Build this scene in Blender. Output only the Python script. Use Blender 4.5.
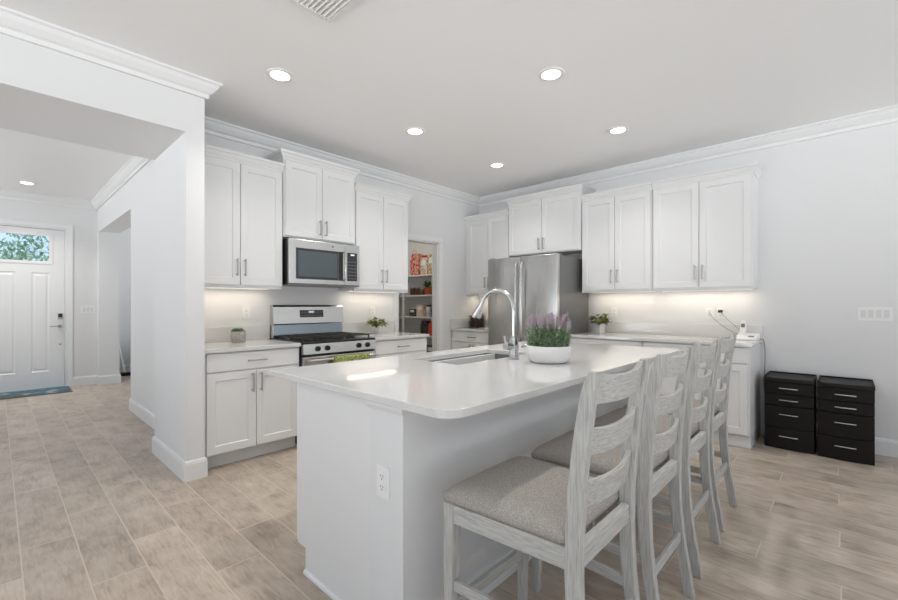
import bpy, bmesh, math, random
from mathutils import Vector, Matrix
for o in list(bpy.data.objects): bpy.data.objects.remove(o)
sc = bpy.context.scene
COL = sc.collection
PI = math.pi
R = math.radians
H = 2.865

# ---------------------------------------------------------------- camera
cam = bpy.data.cameras.new('camera'); camo = bpy.data.objects.new('camera', cam); COL.objects.link(camo)
camo.location = (0, 0, 1.25)
camo.rotation_euler = (R(90), 0, R(43.1 - 90))
cam.sensor_width = 36; cam.sensor_fit = 'HORIZONTAL'; cam.lens = 36 * 424 / 898
cam.shift_y = 5 / 898
cam.clip_start = .05; cam.clip_end = 200
sc.camera = camo

# ---------------------------------------------------------------- world, exposure
sc.view_settings.view_transform = 'Standard'
sc.view_settings.look = 'None'
sc.view_settings.exposure = -0.08
sc.view_settings.gamma = 1
sc.view_settings.use_curve_mapping = False
w = bpy.data.worlds.new('sky'); sc.world = w; w.use_nodes = True
nt = w.node_tree; nt.nodes.clear()
out = nt.nodes.new('ShaderNodeOutputWorld'); bg = nt.nodes.new('ShaderNodeBackground')
tc = nt.nodes.new('ShaderNodeTexCoord'); sep = nt.nodes.new('ShaderNodeSeparateXYZ'); ramp = nt.nodes.new('ShaderNodeValToRGB')
nt.links.new(tc.outputs['Generated'], sep.inputs[0]); mrz = nt.nodes.new('ShaderNodeMapRange'); mrz.inputs[1].default_value = -1; mrz.inputs[2].default_value = 1
nt.links.new(sep.outputs['Z'], mrz.inputs[0]); nt.links.new(mrz.outputs[0], ramp.inputs[0])
e = ramp.color_ramp.elements
e[0].position = 0.47; e[0].color = (.93, .965, 1, 1)       # bright lower half of the world, added to light the ceiling from below
e[1].position = .8; e[1].color = (.12, .17, .25, 1)
k = e.new(.52); k.color = (.095, .10, .105, 1)
ym = nt.nodes.new('ShaderNodeMapRange'); ym.inputs[1].default_value = .3; ym.inputs[2].default_value = .95
nt.links.new(sep.outputs['Y'], ym.inputs[0])
zm = nt.nodes.new('ShaderNodeMapRange'); zm.inputs[1].default_value = 0; zm.inputs[2].default_value = .03; nt.links.new(sep.outputs['Z'], zm.inputs[0])
mm = nt.nodes.new('ShaderNodeMath'); mm.operation = 'MULTIPLY'; nt.links.new(ym.outputs[0], mm.inputs[0]); nt.links.new(zm.outputs[0], mm.inputs[1])
addc = nt.nodes.new('ShaderNodeMix'); addc.data_type = 'RGBA'; addc.blend_type = 'ADD'
nt.links.new(mm.outputs[0], addc.inputs[0]); nt.links.new(ramp.outputs[0], addc.inputs[6]); addc.inputs[7].default_value = (.08, .125, .17, 1)
nt.links.new(addc.outputs[2], bg.inputs[0]); bg.inputs[1].default_value = 4.3
nt.links.new(bg.outputs[0], out.inputs[0])

CAN_POWER = 5.6
CAN_COLOR = (1, .97, .93)
STRIP_POWER = 1.3
STRIP_COLOR = (1, .86, .70)

# ---------------------------------------------------------------- materials
def mat(name, color=(.8, .8, .8), rough=.5, metal=0, spec=.5, emis=None, estr=1, trans=0, ior=1.45):
    m = bpy.data.materials.new(name); m.use_nodes = True
    b = m.node_tree.nodes['Principled BSDF']
    b.inputs['Base Color'].default_value = (*color, 1); b.inputs['Roughness'].default_value = rough
    b.inputs['Metallic'].default_value = metal; b.inputs['Specular IOR Level'].default_value = spec
    b.inputs['IOR'].default_value = ior; b.inputs['Transmission Weight'].default_value = trans
    if emis: b.inputs['Emission Color'].default_value = (*emis, 1); b.inputs['Emission Strength'].default_value = estr
    return m
def nodes(m): return m.node_tree.nodes, m.node_tree.links, m.node_tree.nodes['Principled BSDF']
def noise_mix(m, c1, c2, scale, stretch=(1, 1, 1), detail=4, lo=.35, hi=.65, bump=0, rough=None, coord='Object', dist=0):
    n, l, b = nodes(m)
    t = n.new('ShaderNodeTexCoord'); mp = n.new('ShaderNodeMapping'); mp.inputs['Scale'].default_value = stretch
    nz = n.new('ShaderNodeTexNoise'); nz.inputs['Scale'].default_value = scale; nz.inputs['Detail'].default_value = detail
    nz.inputs['Distortion'].default_value = dist
    r = n.new('ShaderNodeValToRGB'); r.color_ramp.elements[0].position = lo; r.color_ramp.elements[1].position = hi
    r.color_ramp.elements[0].color = (*c1, 1); r.color_ramp.elements[1].color = (*c2, 1)
    l.new(t.outputs[coord], mp.inputs[0]); l.new(mp.outputs[0], nz.inputs['Vector']); l.new(nz.outputs['Fac'], r.inputs[0])
    l.new(r.outputs[0], b.inputs['Base Color'])
    if bump:
        bp = n.new('ShaderNodeBump'); bp.inputs['Strength'].default_value = bump; bp.inputs['Distance'].default_value = .002
        l.new(nz.outputs['Fac'], bp.inputs['Height']); l.new(bp.outputs[0], b.inputs['Normal'])
    return m
def bumpy(m, scale, strength, dist=.002):
    n, l, b = nodes(m)
    t = n.new('ShaderNodeTexCoord'); nz = n.new('ShaderNodeTexNoise'); nz.inputs['Scale'].default_value = scale; nz.inputs['Detail'].default_value = 3
    bp = n.new('ShaderNodeBump'); bp.inputs['Strength'].default_value = strength; bp.inputs['Distance'].default_value = dist
    l.new(t.outputs['Object'], nz.inputs['Vector']); l.new(nz.outputs['Fac'], bp.inputs['Height']); l.new(bp.outputs[0], b.inputs['Normal'])
    return m

M = {}
M['wall'] = bumpy(mat('painted_wall', (.76, .76, .76), .75, spec=.25), 60, .12)
M['ceiling'] = bumpy(mat('ceiling_paint', (.93, .93, .93), .9, spec=.1), 70, .15)
M['trim'] = mat('gloss_trim', (.80, .80, .80), .35)
M['cab'] = mat('cabinet_paint', (.77, .77, .765), .38, spec=.4)
M['quartz'] = noise_mix(mat('white_quartz', (.7, .7, .69), .07, spec=.8), (.665, .66, .65), (.70, .695, .685), 140, detail=2, lo=.35, hi=.55)
M['steel'] = mat('stainless_steel', (.60, .60, .59), .26, 1)
def brushed(m, stretch):
    n, l, b = nodes(m)
    t = n.new('ShaderNodeTexCoord'); mp = n.new('ShaderNodeMapping'); mp.inputs['Scale'].default_value = stretch
    nz = n.new('ShaderNodeTexNoise'); nz.inputs['Scale'].default_value = 6; nz.inputs['Detail'].default_value = 5
    mr = n.new('ShaderNodeMapRange'); mr.inputs[3].default_value = .26; mr.inputs[4].default_value = .30
    l.new(t.outputs['Object'], mp.inputs[0]); l.new(mp.outputs[0], nz.inputs['Vector']); l.new(nz.outputs['Fac'], mr.inputs[0]); l.new(mr.outputs[0], b.inputs['Roughness'])
    return m
M['fridge_steel'] = brushed(mat('brushed_fridge_steel', (.58, .58, .575), .28, 1), (30, 30, .35))
M['nickel'] = mat('brushed_nickel', (.45, .44, .42), .3, 1)
M['chrome'] = mat('faucet_nickel', (.55, .55, .54), .22, 1)
M['fridge_side'] = mat('fridge_side_grey', (.17, .17, .17), .35, .4)
M['black'] = mat('black_enamel', (.018, .018, .019), .25)
M['blackglass'] = mat('black_glass', (.02, .022, .025), .05, spec=.8)
M['oven_back'] = mat('dark_enamel', (.28, .33, .37), .2, 1)
M['iron'] = mat('cast_iron', (.03, .027, .025), .6)
M['rubber'] = mat('dark_rubber', (.03, .03, .03), .7)
M['plastic_white'] = mat('white_plastic', (.84, .84, .83), .4)
M['rocker'] = mat('rocker_grey_white', (.70, .70, .69), .4)
M['plastic_black'] = mat('black_plastic', (.012, .010, .009), .5, spec=.3)
def weave(m):
    n, l, b = nodes(m)
    t = n.new('ShaderNodeTexCoord'); wv = n.new('ShaderNodeTexWave'); wv.wave_type = 'BANDS'; wv.bands_direction = 'DIAGONAL'
    wv.inputs['Scale'].default_value = 38; wv.inputs['Distortion'].default_value = 3; wv.inputs['Detail'].default_value = 2
    bp = n.new('ShaderNodeBump'); bp.inputs['Strength'].default_value = .5; bp.inputs['Distance'].default_value = .002
    l.new(t.outputs['Object'], wv.inputs['Vector']); l.new(wv.outputs['Fac'], bp.inputs['Height']); l.new(bp.outputs[0], b.inputs['Normal'])
    return m
M['drawer_black'] = weave(mat('woven_black_plastic', (.010, .008, .007), .5, spec=.25))
M['lampglow'] = mat('lamp_glow', (1, 1, 1), .5, emis=(1, .97, .92), estr=9)
M['stripglow'] = mat('strip_glow', (1, 1, 1), .5, emis=(1, .88, .68), estr=1.5)
M['soil'] = mat('potting_soil', (.05, .035, .025), .95)
M['pot_white'] = bumpy(mat('matte_white_ceramic', (.74, .73, .71), .6), 90, .5)
M['pot_grey'] = noise_mix(mat('speckled_pot', rough=.8), (.30, .28, .25), (.50, .48, .44), 90)
M['green'] = noise_mix(mat('dark_leaf', rough=.5), (.03, .09, .02), (.09, .19, .05), 25)
M['green2'] = noise_mix(mat('yellow_green_leaf', rough=.5), (.05, .08, .015), (.33, .34, .09), 45)
M['lavgreen'] = noise_mix(mat('lavender_leaf', rough=.6), (.09, .16, .07), (.36, .46, .30), 60)
M['lilac'] = noise_mix(mat('lavender_flower', rough=.7), (.42, .32, .40), (.68, .58, .64), 80)
M['succ'] = noise_mix(mat('succulent_leaf', rough=.5), (.04, .10, .03), (.14, .24, .10), 40)
M['wicker'] = noise_mix(mat('dark_wicker', rough=.7), (.02, .012, .01), (.07, .045, .035), 60)
M['chairwood'] = None
M['fabric'] = None
M['sinksteel'] = mat('sink_steel', (.30, .31, .32), .24, 1)
M['glass'] = mat('clear_glass', (.95, .97, .97), .02, trans=1)
M['towel'] = noise_mix(mat('green_towel', rough=.95), (.12, .17, .03), (.42, .45, .18), 70, bump=.4)
M['tree'] = noise_mix(mat('outdoor_leaf', rough=.4), (.12, .32, .17), (.50, .75, .45), 9)
M['bark'] = noise_mix(mat('bark', rough=.9), (.10, .07, .05), (.25, .2, .15), 8)
M['grass'] = noise_mix(mat('lawn', rough=.95), (.05, .12, .03), (.12, .2, .06), 3)
M['label_dark'] = mat('faint_label', (.25, .25, .25), .4, .5)

# chair wood: whitewashed grain along the long axis of every member (object Z)
def chairwood(name, stretch):
    m = mat(name, rough=.6, spec=.3)
    return noise_mix(m, (.37, .36, .325), (.53, .525, .505), 10, stretch=stretch, detail=10, lo=.30, hi=.60, bump=.3, dist=.3)
M['woodz'] = chairwood('whitewashed_wood_upright', (22, 22, 1.3))
M['woodx'] = chairwood('whitewashed_wood_rail', (1.3, 22, 22))
M['woody'] = chairwood('whitewashed_wood_side_rail', (22, 1.3, 22))
M['fabric'] = noise_mix(mat('tweed_fabric', rough=.95, spec=.1), (.29, .265, .24), (.50, .465, .43), 330, detail=3, lo=.36, hi=.66, bump=.5)

def floor_material():
    m = mat('wood_look_porcelain_planks', rough=.34, spec=.4)
    n, l, b = nodes(m)
    def mth(op, a=None, bb=None, c=None):
        x = n.new('ShaderNodeMath'); x.operation = op
        for i, v in enumerate((a, bb, c)):
            if v is None: continue
            if isinstance(v, (int, float)): x.inputs[i].default_value = v
            else: l.new(v, x.inputs[i])
        return x.outputs[0]
    g = n.new('ShaderNodeNewGeometry'); s = n.new('ShaderNodeSeparateXYZ'); l.new(g.outputs['Position'], s.inputs[0])
    X = s.outputs[0]; Y = s.outputs[1]
    px = mth('DIVIDE', mth('SUBTRACT', X, .084), .2067)
    ix = mth('FLOOR', px); fx = mth('SUBTRACT', px, ix)
    py = mth('DIVIDE', mth('SUBTRACT', mth('SUBTRACT', Y, .290), mth('MULTIPLY', ix, .3113)), .925)
    iy = mth('FLOOR', py); fy = mth('SUBTRACT', py, iy)
    dx = mth('MULTIPLY', mth('MINIMUM', fx, mth('SUBTRACT', 1, fx)), .2067)
    dy = mth('MULTIPLY', mth('MINIMUM', fy, mth('SUBTRACT', 1, fy)), .925)
    d = mth('MINIMUM', dx, dy)
    grout = mth('LESS_THAN', d, .0026)
    cb = n.new('ShaderNodeCombineXYZ'); l.new(ix, cb.inputs[0]); l.new(iy, cb.inputs[1])
    wn = n.new('ShaderNodeTexWhiteNoise'); wn.noise_dimensions = '3D'; l.new(cb.outputs[0], wn.inputs['Vector'])
    # grain coordinates, shifted per plank
    off = n.new('ShaderNodeVectorMath'); off.operation = 'SCALE'; l.new(wn.outputs['Color'], off.inputs[0]); off.inputs['Scale'].default_value = 40
    add = n.new('ShaderNodeVectorMath'); add.operation = 'ADD'; l.new(g.outputs['Position'], add.inputs[0]); l.new(off.outputs[0], add.inputs[1])
    mp = n.new('ShaderNodeMapping'); mp.inputs['Scale'].default_value = (30, 4.5, 1); l.new(add.outputs[0], mp.inputs[0])
    n1 = n.new('ShaderNodeTexNoise'); n1.inputs['Scale'].default_value = 1.6; n1.inputs['Detail'].default_value = 8; n1.inputs['Distortion'].default_value = 1.2; l.new(mp.outputs[0], n1.inputs['Vector'])
    mp2 = n.new('ShaderNodeMapping'); mp2.inputs['Scale'].default_value = (6, 4.0, 1); l.new(add.outputs[0], mp2.inputs[0])
    n2 = n.new('ShaderNodeTexNoise'); n2.inputs['Scale'].default_value = 1.3; n2.inputs['Detail'].default_value = 5; l.new(mp2.outputs[0], n2.inputs['Vector'])
    fac = mth('ADD', mth('MULTIPLY', n1.outputs['Fac'], .42), mth('MULTIPLY', n2.outputs['Fac'], .58))
    r = n.new('ShaderNodeValToRGB'); e = r.color_ramp.elements
    e[0].position = .30; e[0].color = (.28, .215, .155, 1); e[1].position = .72; e[1].color = (.60, .51, .42, 1)
    k = e.new(.5); k.color = (.465, .38, .30, 1)
    l.new(fac, r.inputs[0])
    hs = n.new('ShaderNodeHueSaturation'); l.new(r.outputs[0], hs.inputs['Color'])
    l.new(mth('ADD', .90, mth('MULTIPLY', wn.outputs['Value'], .20)), hs.inputs['Value'])
    hs.inputs['Saturation'].default_value = .9
    mx = n.new('ShaderNodeMix'); mx.data_type = 'RGBA'; l.new(grout, mx.inputs[0]); l.new(hs.outputs[0], mx.inputs[6]); mx.inputs[7].default_value = (.60, .52, .42, 1)
    l.new(mx.outputs[2], b.inputs['Base Color'])
    bp = n.new('ShaderNodeBump'); bp.inputs['Strength'].default_value = .15; bp.inputs['Distance'].default_value = .002
    l.new(mth('SUBTRACT', n1.outputs['Fac'], mth('MULTIPLY', grout, 1.0)), bp.inputs['Height']); l.new(bp.outputs[0], b.inputs['Normal'])
    l.new(mth('ADD', .24, mth('MULTIPLY', n1.outputs['Fac'], .16)), b.inputs['Roughness'])
    return m
M['floor'] = floor_material()

# ---------------------------------------------------------------- mesh helpers
def new(): return bmesh.new()
def box(bm, x0, x1, y0, y1, z0, z1, bev=0, seg=1):
    r = bmesh.ops.create_cube(bm, size=1)
    vs = r['verts']
    for v in vs:
        v.co = Vector(((x0 + x1) / 2 + v.co.x * (x1 - x0), (y0 + y1) / 2 + v.co.y * (y1 - y0), (z0 + z1) / 2 + v.co.z * (z1 - z0)))
    if bev:
        es = list({e for v in vs for e in v.link_edges})
        bmesh.ops.bevel(bm, geom=es, offset=bev, segments=seg, affect='EDGES', profile=.5)
    return bm
def cyl(bm, p, q, r, r2=None, seg=16, caps=True):
    p, q = Vector(p), Vector(q); d = q - p
    rr = bmesh.ops.create_cone(bm, cap_ends=caps, segments=seg, radius1=r, radius2=r if r2 is None else r2, depth=d.length)
    mt = Matrix.Translation((p + q) / 2) @ d.to_track_quat('Z', 'Y').to_matrix().to_4x4()
    bmesh.ops.transform(bm, matrix=mt, verts=rr['verts'])
    return bm
def tube(bm, pts, r, seg=10, cap=True):
    pts = [Vector(p) for p in pts]; n = len(pts)
    rs = r if isinstance(r, (list, tuple)) else [r] * n
    rings = []; prev = None
    for i, p in enumerate(pts):
        t = (pts[min(i + 1, n - 1)] - pts[max(i - 1, 0)]).normalized()
        if prev is None:
            a = t.orthogonal().normalized()
        else:
            a = (prev - t * prev.dot(t)).normalized()
        prev = a; bb = t.cross(a)
        rings.append([bm.verts.new(p + (a * math.cos(2 * PI * k / seg) + bb * math.sin(2 * PI * k / seg)) * rs[i]) for k in range(seg)])
    for i in range(n - 1):
        for k in range(seg):
            bm.faces.new((rings[i][k], rings[i][(k + 1) % seg], rings[i + 1][(k + 1) % seg], rings[i + 1][k]))
    if cap:
        bm.faces.new(rings[0][::-1]); bm.faces.new(rings[-1])
    return bm
def lathe(bm, prof, seg=32, c=(0, 0, 0), capb=True, capt=False, sx=1, sy=1):
    rings = []
    for r, z in prof:
        rings.append([bm.verts.new((c[0] + sx * r * math.cos(2 * PI * k / seg), c[1] + sy * r * math.sin(2 * PI * k / seg), c[2] + z)) for k in range(seg)])
    for i in range(len(rings) - 1):
        for k in range(seg):
            bm.faces.new((rings[i][k], rings[i][(k + 1) % seg], rings[i + 1][(k + 1) % seg], rings[i + 1][k]))
    if capb: bm.faces.new(rings[0][::-1])
    if capt: bm.faces.new(rings[-1])
    return bm
def prism(bm, poly, axis, a, b):
    """poly of 2D points extruded along axis from a to b; axis 'x': (y,z); 'y': (x,z); 'z': (x,y)"""
    def P(u, v, t): return {'x': (t, u, v), 'y': (u, t, v), 'z': (u, v, t)}[axis]
    A = [bm.verts.new(P(u, v, a)) for u, v in poly]; B = [bm.verts.new(P(u, v, b)) for u, v in poly]
    n = len(poly)
    bm.faces.new(A[::-1]); bm.faces.new(B)
    for i in range(n): bm.faces.new((A[i], A[(i + 1) % n], B[(i + 1) % n], B[i]))
    return bm
def sweep(bm, path, prof, z=0, side=1):
    """prof: closed polygon (d,z), d offset to the left of travel (side=1) or right (-1), mitred"""
    n = len(path); P = [Vector(p) for p in path]
    rings = []
    for i in range(n):
        dirs = []
        if i > 0: dirs.append((P[i] - P[i - 1]).normalized())
        if i < n - 1: dirs.append((P[i + 1] - P[i]).normalized())
        ns = [Vector((-d.y, d.x)) * side for d in dirs]
        if len(ns) == 2:
            m = (ns[0] + ns[1]); m = m / (m.dot(ns[0]))
        else: m = ns[0]
        rings.append([bm.verts.new((P[i].x + m.x * d, P[i].y + m.y * d, z + zz)) for d, zz in prof])
    k = len(prof)
    for i in range(n - 1):
        for j in range(k):
            bm.faces.new((rings[i][j], rings[i][(j + 1) % k], rings[i + 1][(j + 1) % k], rings[i + 1][j]))
    bm.faces.new(rings[0][::-1]); bm.faces.new(rings[-1])
    return bm
def obj(name, bm, m, parent=None, loc=None, smooth=False, bevel=0, rotz=0):
    bmesh.ops.recalc_face_normals(bm, faces=bm.faces)
    me = bpy.data.meshes.new(name); bm.to_mesh(me); bm.free()
    me.materials.append(M[m] if isinstance(m, str) else m)
    o = bpy.data.objects.new(name, me); COL.objects.link(o)
    if parent: o.parent = parent
    if loc: o.location = loc
    if rotz: o.rotation_euler = (0, 0, rotz)
    if smooth:
        for p in me.polygons: p.use_smooth = True
        if smooth != 'all':
            try: me.set_sharp_from_angle(angle=R(40))
            except Exception: pass
    if bevel:
        md = o.modifiers.new('bevel', 'BEVEL'); md.width = bevel; md.segments = 2; md.limit_method = 'ANGLE'
    return o
def tag(o, label, cat, group=None, kind=None):
    o['label'] = label; o['category'] = cat
    if group: o['group'] = group
    if kind: o['kind'] = kind
    return o
def thing(name, label, cat, loc=(0, 0, 0), rotz=0, group=None):
    o = bpy.data.objects.new(name, None); COL.objects.link(o); o.empty_display_size = .1
    o.location = loc; o.rotation_euler = (0, 0, rotz)
    return tag(o, label, cat, group)
def struct(name, bm, m, bevel=0, smooth=False):
    o = obj(name, bm, m, bevel=bevel, smooth=smooth); o['kind'] = 'structure'; return o
def dup(root, loc, rotz=None, label=None, group=None):
    r = root.copy(); COL.objects.link(r); r.location = loc
    if rotz is not None: r.rotation_euler = (0, 0, rotz)
    if label: r['label'] = label
    if group: r['group'] = group
    for ch in list(root.children):
        c = ch.copy(); COL.objects.link(c); c.parent = r
        for g in list(ch.children):
            d = g.copy(); COL.objects.link(d); d.parent = c
    return r
def area(name, loc, sx, sy, power, color, parent=None, rot=(0, 0, 0), shape='RECTANGLE', spread=180):
    l = bpy.data.lights.new(name, 'AREA'); l.shape = shape; l.size = sx; l.size_y = sy; l.energy = power; l.color = color; l.spread = R(spread)
    o = bpy.data.objects.new(name, l); COL.objects.link(o); o.location = loc; o.rotation_euler = rot
    if parent: o.parent = parent
    return o

# ================================================================ ROOM SHELL
XB = 5.05; YA = 4.095; YA2 = 4.285; YP = 4.205
b = new(); box(b, -5, 5.25, -5, 10, -.1, 0); struct('floor', b, 'floor')
b = new(); box(b, -5, 5.25, -5, 10, H, H + .1); struct('ceiling', b, 'ceiling')
b = new(); box(b, XB, XB + .15, -5, YA2, 0, H); struct('wall_right', b, 'wall')
# stove wall with the pantry opening
b = new()
box(b, .92, 3.20, YA, YA2, 0, H); box(b, 3.20, 3.44, YA, YP, 0, H); box(b, 3.44, 4.16, YA, YP, 2.10, H); box(b, 4.16, XB, YA, YP, 0, H)
struct('wall_back', b, 'wall')
# deep beam and the end of the wall carrying it
b = new(); box(b, -4.5, .92, 3.415, YA2, 2.48, H); box(b, .92, 1.04, 3.415, YA, 0, H); struct('wall_left', b, 'wall')
# hallway right wall with a wide opening
b = new()
box(b, 1.10, 1.36, YA2, 6.235, 0, H); box(b, 1.10, 1.36, 6.235, 8.53, 2.40, H); box(b, 1.10, 1.36, 8.53, 8.68, 0, H)
box(b, 1.23, 1.36, 8.68, 9.75, 0, H)
struct('wall_hall', b, 'wall')
b = new()
DX0, DX1, DH = -.19, .74, 2.40
box(b, -3, DX0, 8.68, 8.83, 0, H); box(b, DX1, 1.23, 8.68, 8.83, 0, H); box(b, DX0, DX1, 8.68, 8.83, DH, H)
struct('wall_entry', b, 'wall')
b = new(); box(b, 1.23, 5.2, 9.75, 9.85, 0, H); struct('wall_side_room', b, 'wall')
# pantry shell
b = new(); box(b, 3.15, 3.25, YA2, 5.95, 0, H); box(b, 3.15, 5.2, 5.95, 6.05, 0, H); box(b, XB, XB + .15, YP + .08, 5.95, 0, H)
struct('wall_pantry', b, 'wall')

# crown moulding
CR = [(0, 0), (.092, 0), (.092, -.014), (.078, -.022), (.066, -.045), (.04, -.075), (.024, -.084), (.02, -.112), (0, -.112)]
b = new(); sweep(b, [(1.04, 3.9), (1.04, 3.415), (-4.5, 3.415)], CR, H, side=1); 
bb = b; struct('trim_1', bb, 'trim')
b = new(); sweep(b, [(1.05, YA), (XB, YA), (XB, -5)], CR, H, side=-1); struct('trim_2', b, 'trim')
b = new(); sweep(b, [(-3, 8.68), (1.10, 8.68), (1.10, YA2), (-4.5, YA2)], CR, H, side=-1); struct('trim_3', b, 'trim')
# baseboards
BB = [(0, 0), (.016, 0), (.016, .115), (.010, .135), (0, .14)]
b = new(); sweep(b, [(1.04, 3.48), (1.04, 3.415), (.92, 3.415), (.92, YA2), (1.10, YA2), (1.10, 6.235), (1.36, 6.235)], BB, 0, side=1); struct('baseboard_left', b, 'trim')
b = new(); sweep(b, [(XB, .575), (XB, -5)], BB, 0, side=-1); struct('baseboard_right', b, 'trim')
b = new(); sweep(b, [(.80, 8.68), (1.10, 8.68), (1.10, 8.53), (1.36, 8.53), (1.36, 9.75), (4.5, 9.75)], BB, 0, side=-1); struct('baseboard_entry', b, 'trim')
b = new(); sweep(b, [(4.24, YA), (4.40, YA)], BB, 0, side=-1); struct('baseboard_pantry', b, 'trim')
# pantry casing + jamb
b = new()
for x0, x1 in ((3.375, 3.44), (4.16, 4.235)): box(b, x0, x1, YA - .018, YA, 0, 2.10)
box(b, 3.375, 4.235, YA - .018, YA, 2.10, 2.165)
box(b, 3.44, 3.455, YA, YP, 0, 2.10); box(b, 4.145, 4.16, YA, YP, 0, 2.10); box(b, 3.455, 4.145, YA, YP, 2.085, 2.10)
struct('trim_4', b, 'trim', bevel=.004)
# entry door casing and jamb
b = new()
box(b, DX1, DX1 + .07, 8.662, 8.68, 0, DH + .07); box(b, DX0 - .07, DX0, 8.662, 8.68, 0, DH + .07); box(b, DX0, DX1, 8.662, 8.68, DH, DH + .07)
box(b, DX1 - .02, DX1, 8.68, 8.83, 0, DH); box(b, DX0, DX0 + .02, 8.68, 8.83, 0, DH); box(b, DX0 + .02, DX1 - .02, 8.68, 8.83, DH - .02, DH)
struct('trim_5', b, 'trim', bevel=.004)

# ---- entry door
def raised_panel(bm, x0, x1, z0, z1, yf):
    """panel recess ring and raised field on the front (y=yf, facing -y)"""
    def ring(i, y): return [bm.verts.new(v) for v in ((x0 + i, y, z0 + i), (x1 - i, y, z0 + i), (x1 - i, y, z1 - i), (x0 + i, y, z1 - i))]
    rs = [ring(0, yf), ring(.012, yf + .010), ring(.03, yf + .010), ring(.045, yf + .002)]
    for a, c in zip(rs, rs[1:]):
        for k in range(4): bm.faces.new((a[k], a[(k + 1) % 4], c[(k + 1) % 4], c[k]))
    bm.faces.new(rs[-1])
def slab_with_holes(bm, x0, x1, z0, z1, yf, yb, holes):
    """front face plate split in a grid, leaving the holes open; sides and back closed"""
    xs = sorted({x0, x1, *[h[0] for h in holes], *[h[1] for h in holes]}); zs = sorted({z0, z1, *[h[2] for h in holes], *[h[3] for h in holes]})
    for i in range(len(xs) - 1):
        for j in range(len(zs) - 1):
            cx = (xs[i] + xs[i + 1]) / 2; cz = (zs[j] + zs[j + 1]) / 2
            if any(h[0] < cx < h[1] and h[2] < cz < h[3] for h in holes): continue
            bm.faces.new([bm.verts.new(v) for v in ((xs[i], yf, zs[j]), (xs[i + 1], yf, zs[j]), (xs[i + 1], yf, zs[j + 1]), (xs[i], yf, zs[j + 1]))])
door = bpy.data.objects.new('door_1', None); COL.objects.link(door); door.location = (0, 8.70, 0); door['kind'] = 'structure'
dx0, dx1, dz0, dz1 = -.165, .715, .015, 2.375
wx0, wx1, wz0, wz1 = -.005, .555, 1.885, 2.285
b = new()
panels = [(.0, .198, .26, 1.73), (.351, .549, .26, 1.73)]
slab_with_holes(b, dx0, dx1, dz0, dz1, 0, .045, panels + [(wx0, wx1, wz0, wz1)])
slab_with_holes(b, dx0, dx1, dz0, dz1, .045, .045, [(wx0, wx1, wz0, wz1)])
for p in panels: raised_panel(b, *p, 0)
for (a0, a1, c0, c1) in ((dx0, dx1, dz0, dz1), (wx0, wx1, wz0, wz1)):
    q = [(a0, c0), (a1, c0), (a1, c1), (a0, c1)]
    for k in range(4):
        (xa, za), (xb, zb) = q[k], q[(k + 1) % 4]
        b.faces.new([b.verts.new(v) for v in ((xa, 0, za), (xb, 0, zb), (xb, .045, zb), (xa, .045, za))])
obj('door_panel', b, 'trim', door)
b = new()
for x0, x1, z0, z1 in ((wx0 - .03, wx0 + .012, wz0 - .03, wz1 + .03), (wx1 - .012, wx1 + .03, wz0 - .03, wz1 + .03), (wx0 + .012, wx1 - .012, wz0 - .03, wz0 + .012), (wx0 + .012, wx1 - .012, wz1 - .012, wz1 + .03)):
    box(b, x0, x1, -.012, .001, z0, z1)
obj('window_frame', b, 'trim', door, bevel=.003)
b = new(); box(b, wx0, wx1, .018, .024, wz0, wz1); obj('glass_pane', b, 'glass', door)
b = new(); box(b, .635, .695, -.028, .0, 1.035, 1.125, .006, 2)
lk = obj('keypad_lock', b, 'nickel', door)
b = new(); box(b, .643, .687, -.031, -.027, 1.062, 1.118, .002); obj('keypad', b, 'blackglass', lk)
b = new(); cyl(b, (.665, 0, .93), (.665, -.045, .93), .028, .022, 20); cyl(b, (.665, -.045, .93), (.665, -.06, .93), .013)
box(b, .545, .675, -.068, -.052, .922, .938, .006, 2); obj('lever_handle', b, 'nickel', door, smooth=True)
b = new(); cyl(b, (.667, 0, .655), (.667, -.02, .655), .014, .010, 14); obj('door_stop', b, 'nickel', door, smooth=True)

# outside the entry door
b = new(); box(b, -12, 12, 10.5, 40, -.25, -.12); o = struct('ground_outside', b, 'grass')
def leaf(bm, p, d, up, L, W, bend=.2, n=3):
    d = Vector(d).normalized(); s = d.cross(Vector(up))
    if s.length < 1e-4: s = d.orthogonal()
    s.normalize(); u = s.cross(d)
    prev = None; p = Vector(p)
    for i in range(n + 1):
        t = i / n; wd = W * math.sin(PI * (.12 + .86 * t)) * .5
        c = p + d * (L * t) - u * (bend * L * t * t)
        a = bm.verts.new(c - s * wd); e = bm.verts.new(c + s * wd)
        if prev: bm.faces.new((prev[0], prev[1], e, a))
        prev = (a, e)
rng = random.Random(4)
t = thing('palm_tree', 'green palm tree seen through the transom pane of the entry door', 'tree', (.15, 14.6, -.12))
b = new(); tube(b, [(0, 0, 0), (.05, 0, 1.2), (0, 0, 2.25)], [.16, .13, .12], 12); obj('trunk', b, 'bark', t, smooth=True)
b = new()
for k in range(60):
    a = rng.uniform(0, 2 * PI); el = rng.uniform(-.2, 1.1); L = rng.uniform(.5, 1.15)
    dd = Vector((math.cos(a) * math.cos(el), math.sin(a) * math.cos(el), math.sin(el)))
    prevp = None
    for i in range(16):
        s_ = i / 15; c = Vector((0, 0, 2.25)) + dd * (L * s_) - Vector((0, 0, 1.0 * s_ * s_ * L * .5))
        side = dd.cross(Vector((0, 0, 1))).normalized()
        for sg in (-1, 1):
            leaf(b, c, side * sg + dd * .6 - Vector((0, 0, .25)), (0, 0, 1), .30 * (1.1 - s_ * .6), .035, .25, 2)
obj('fronds', b, 'tree', t)
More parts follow.
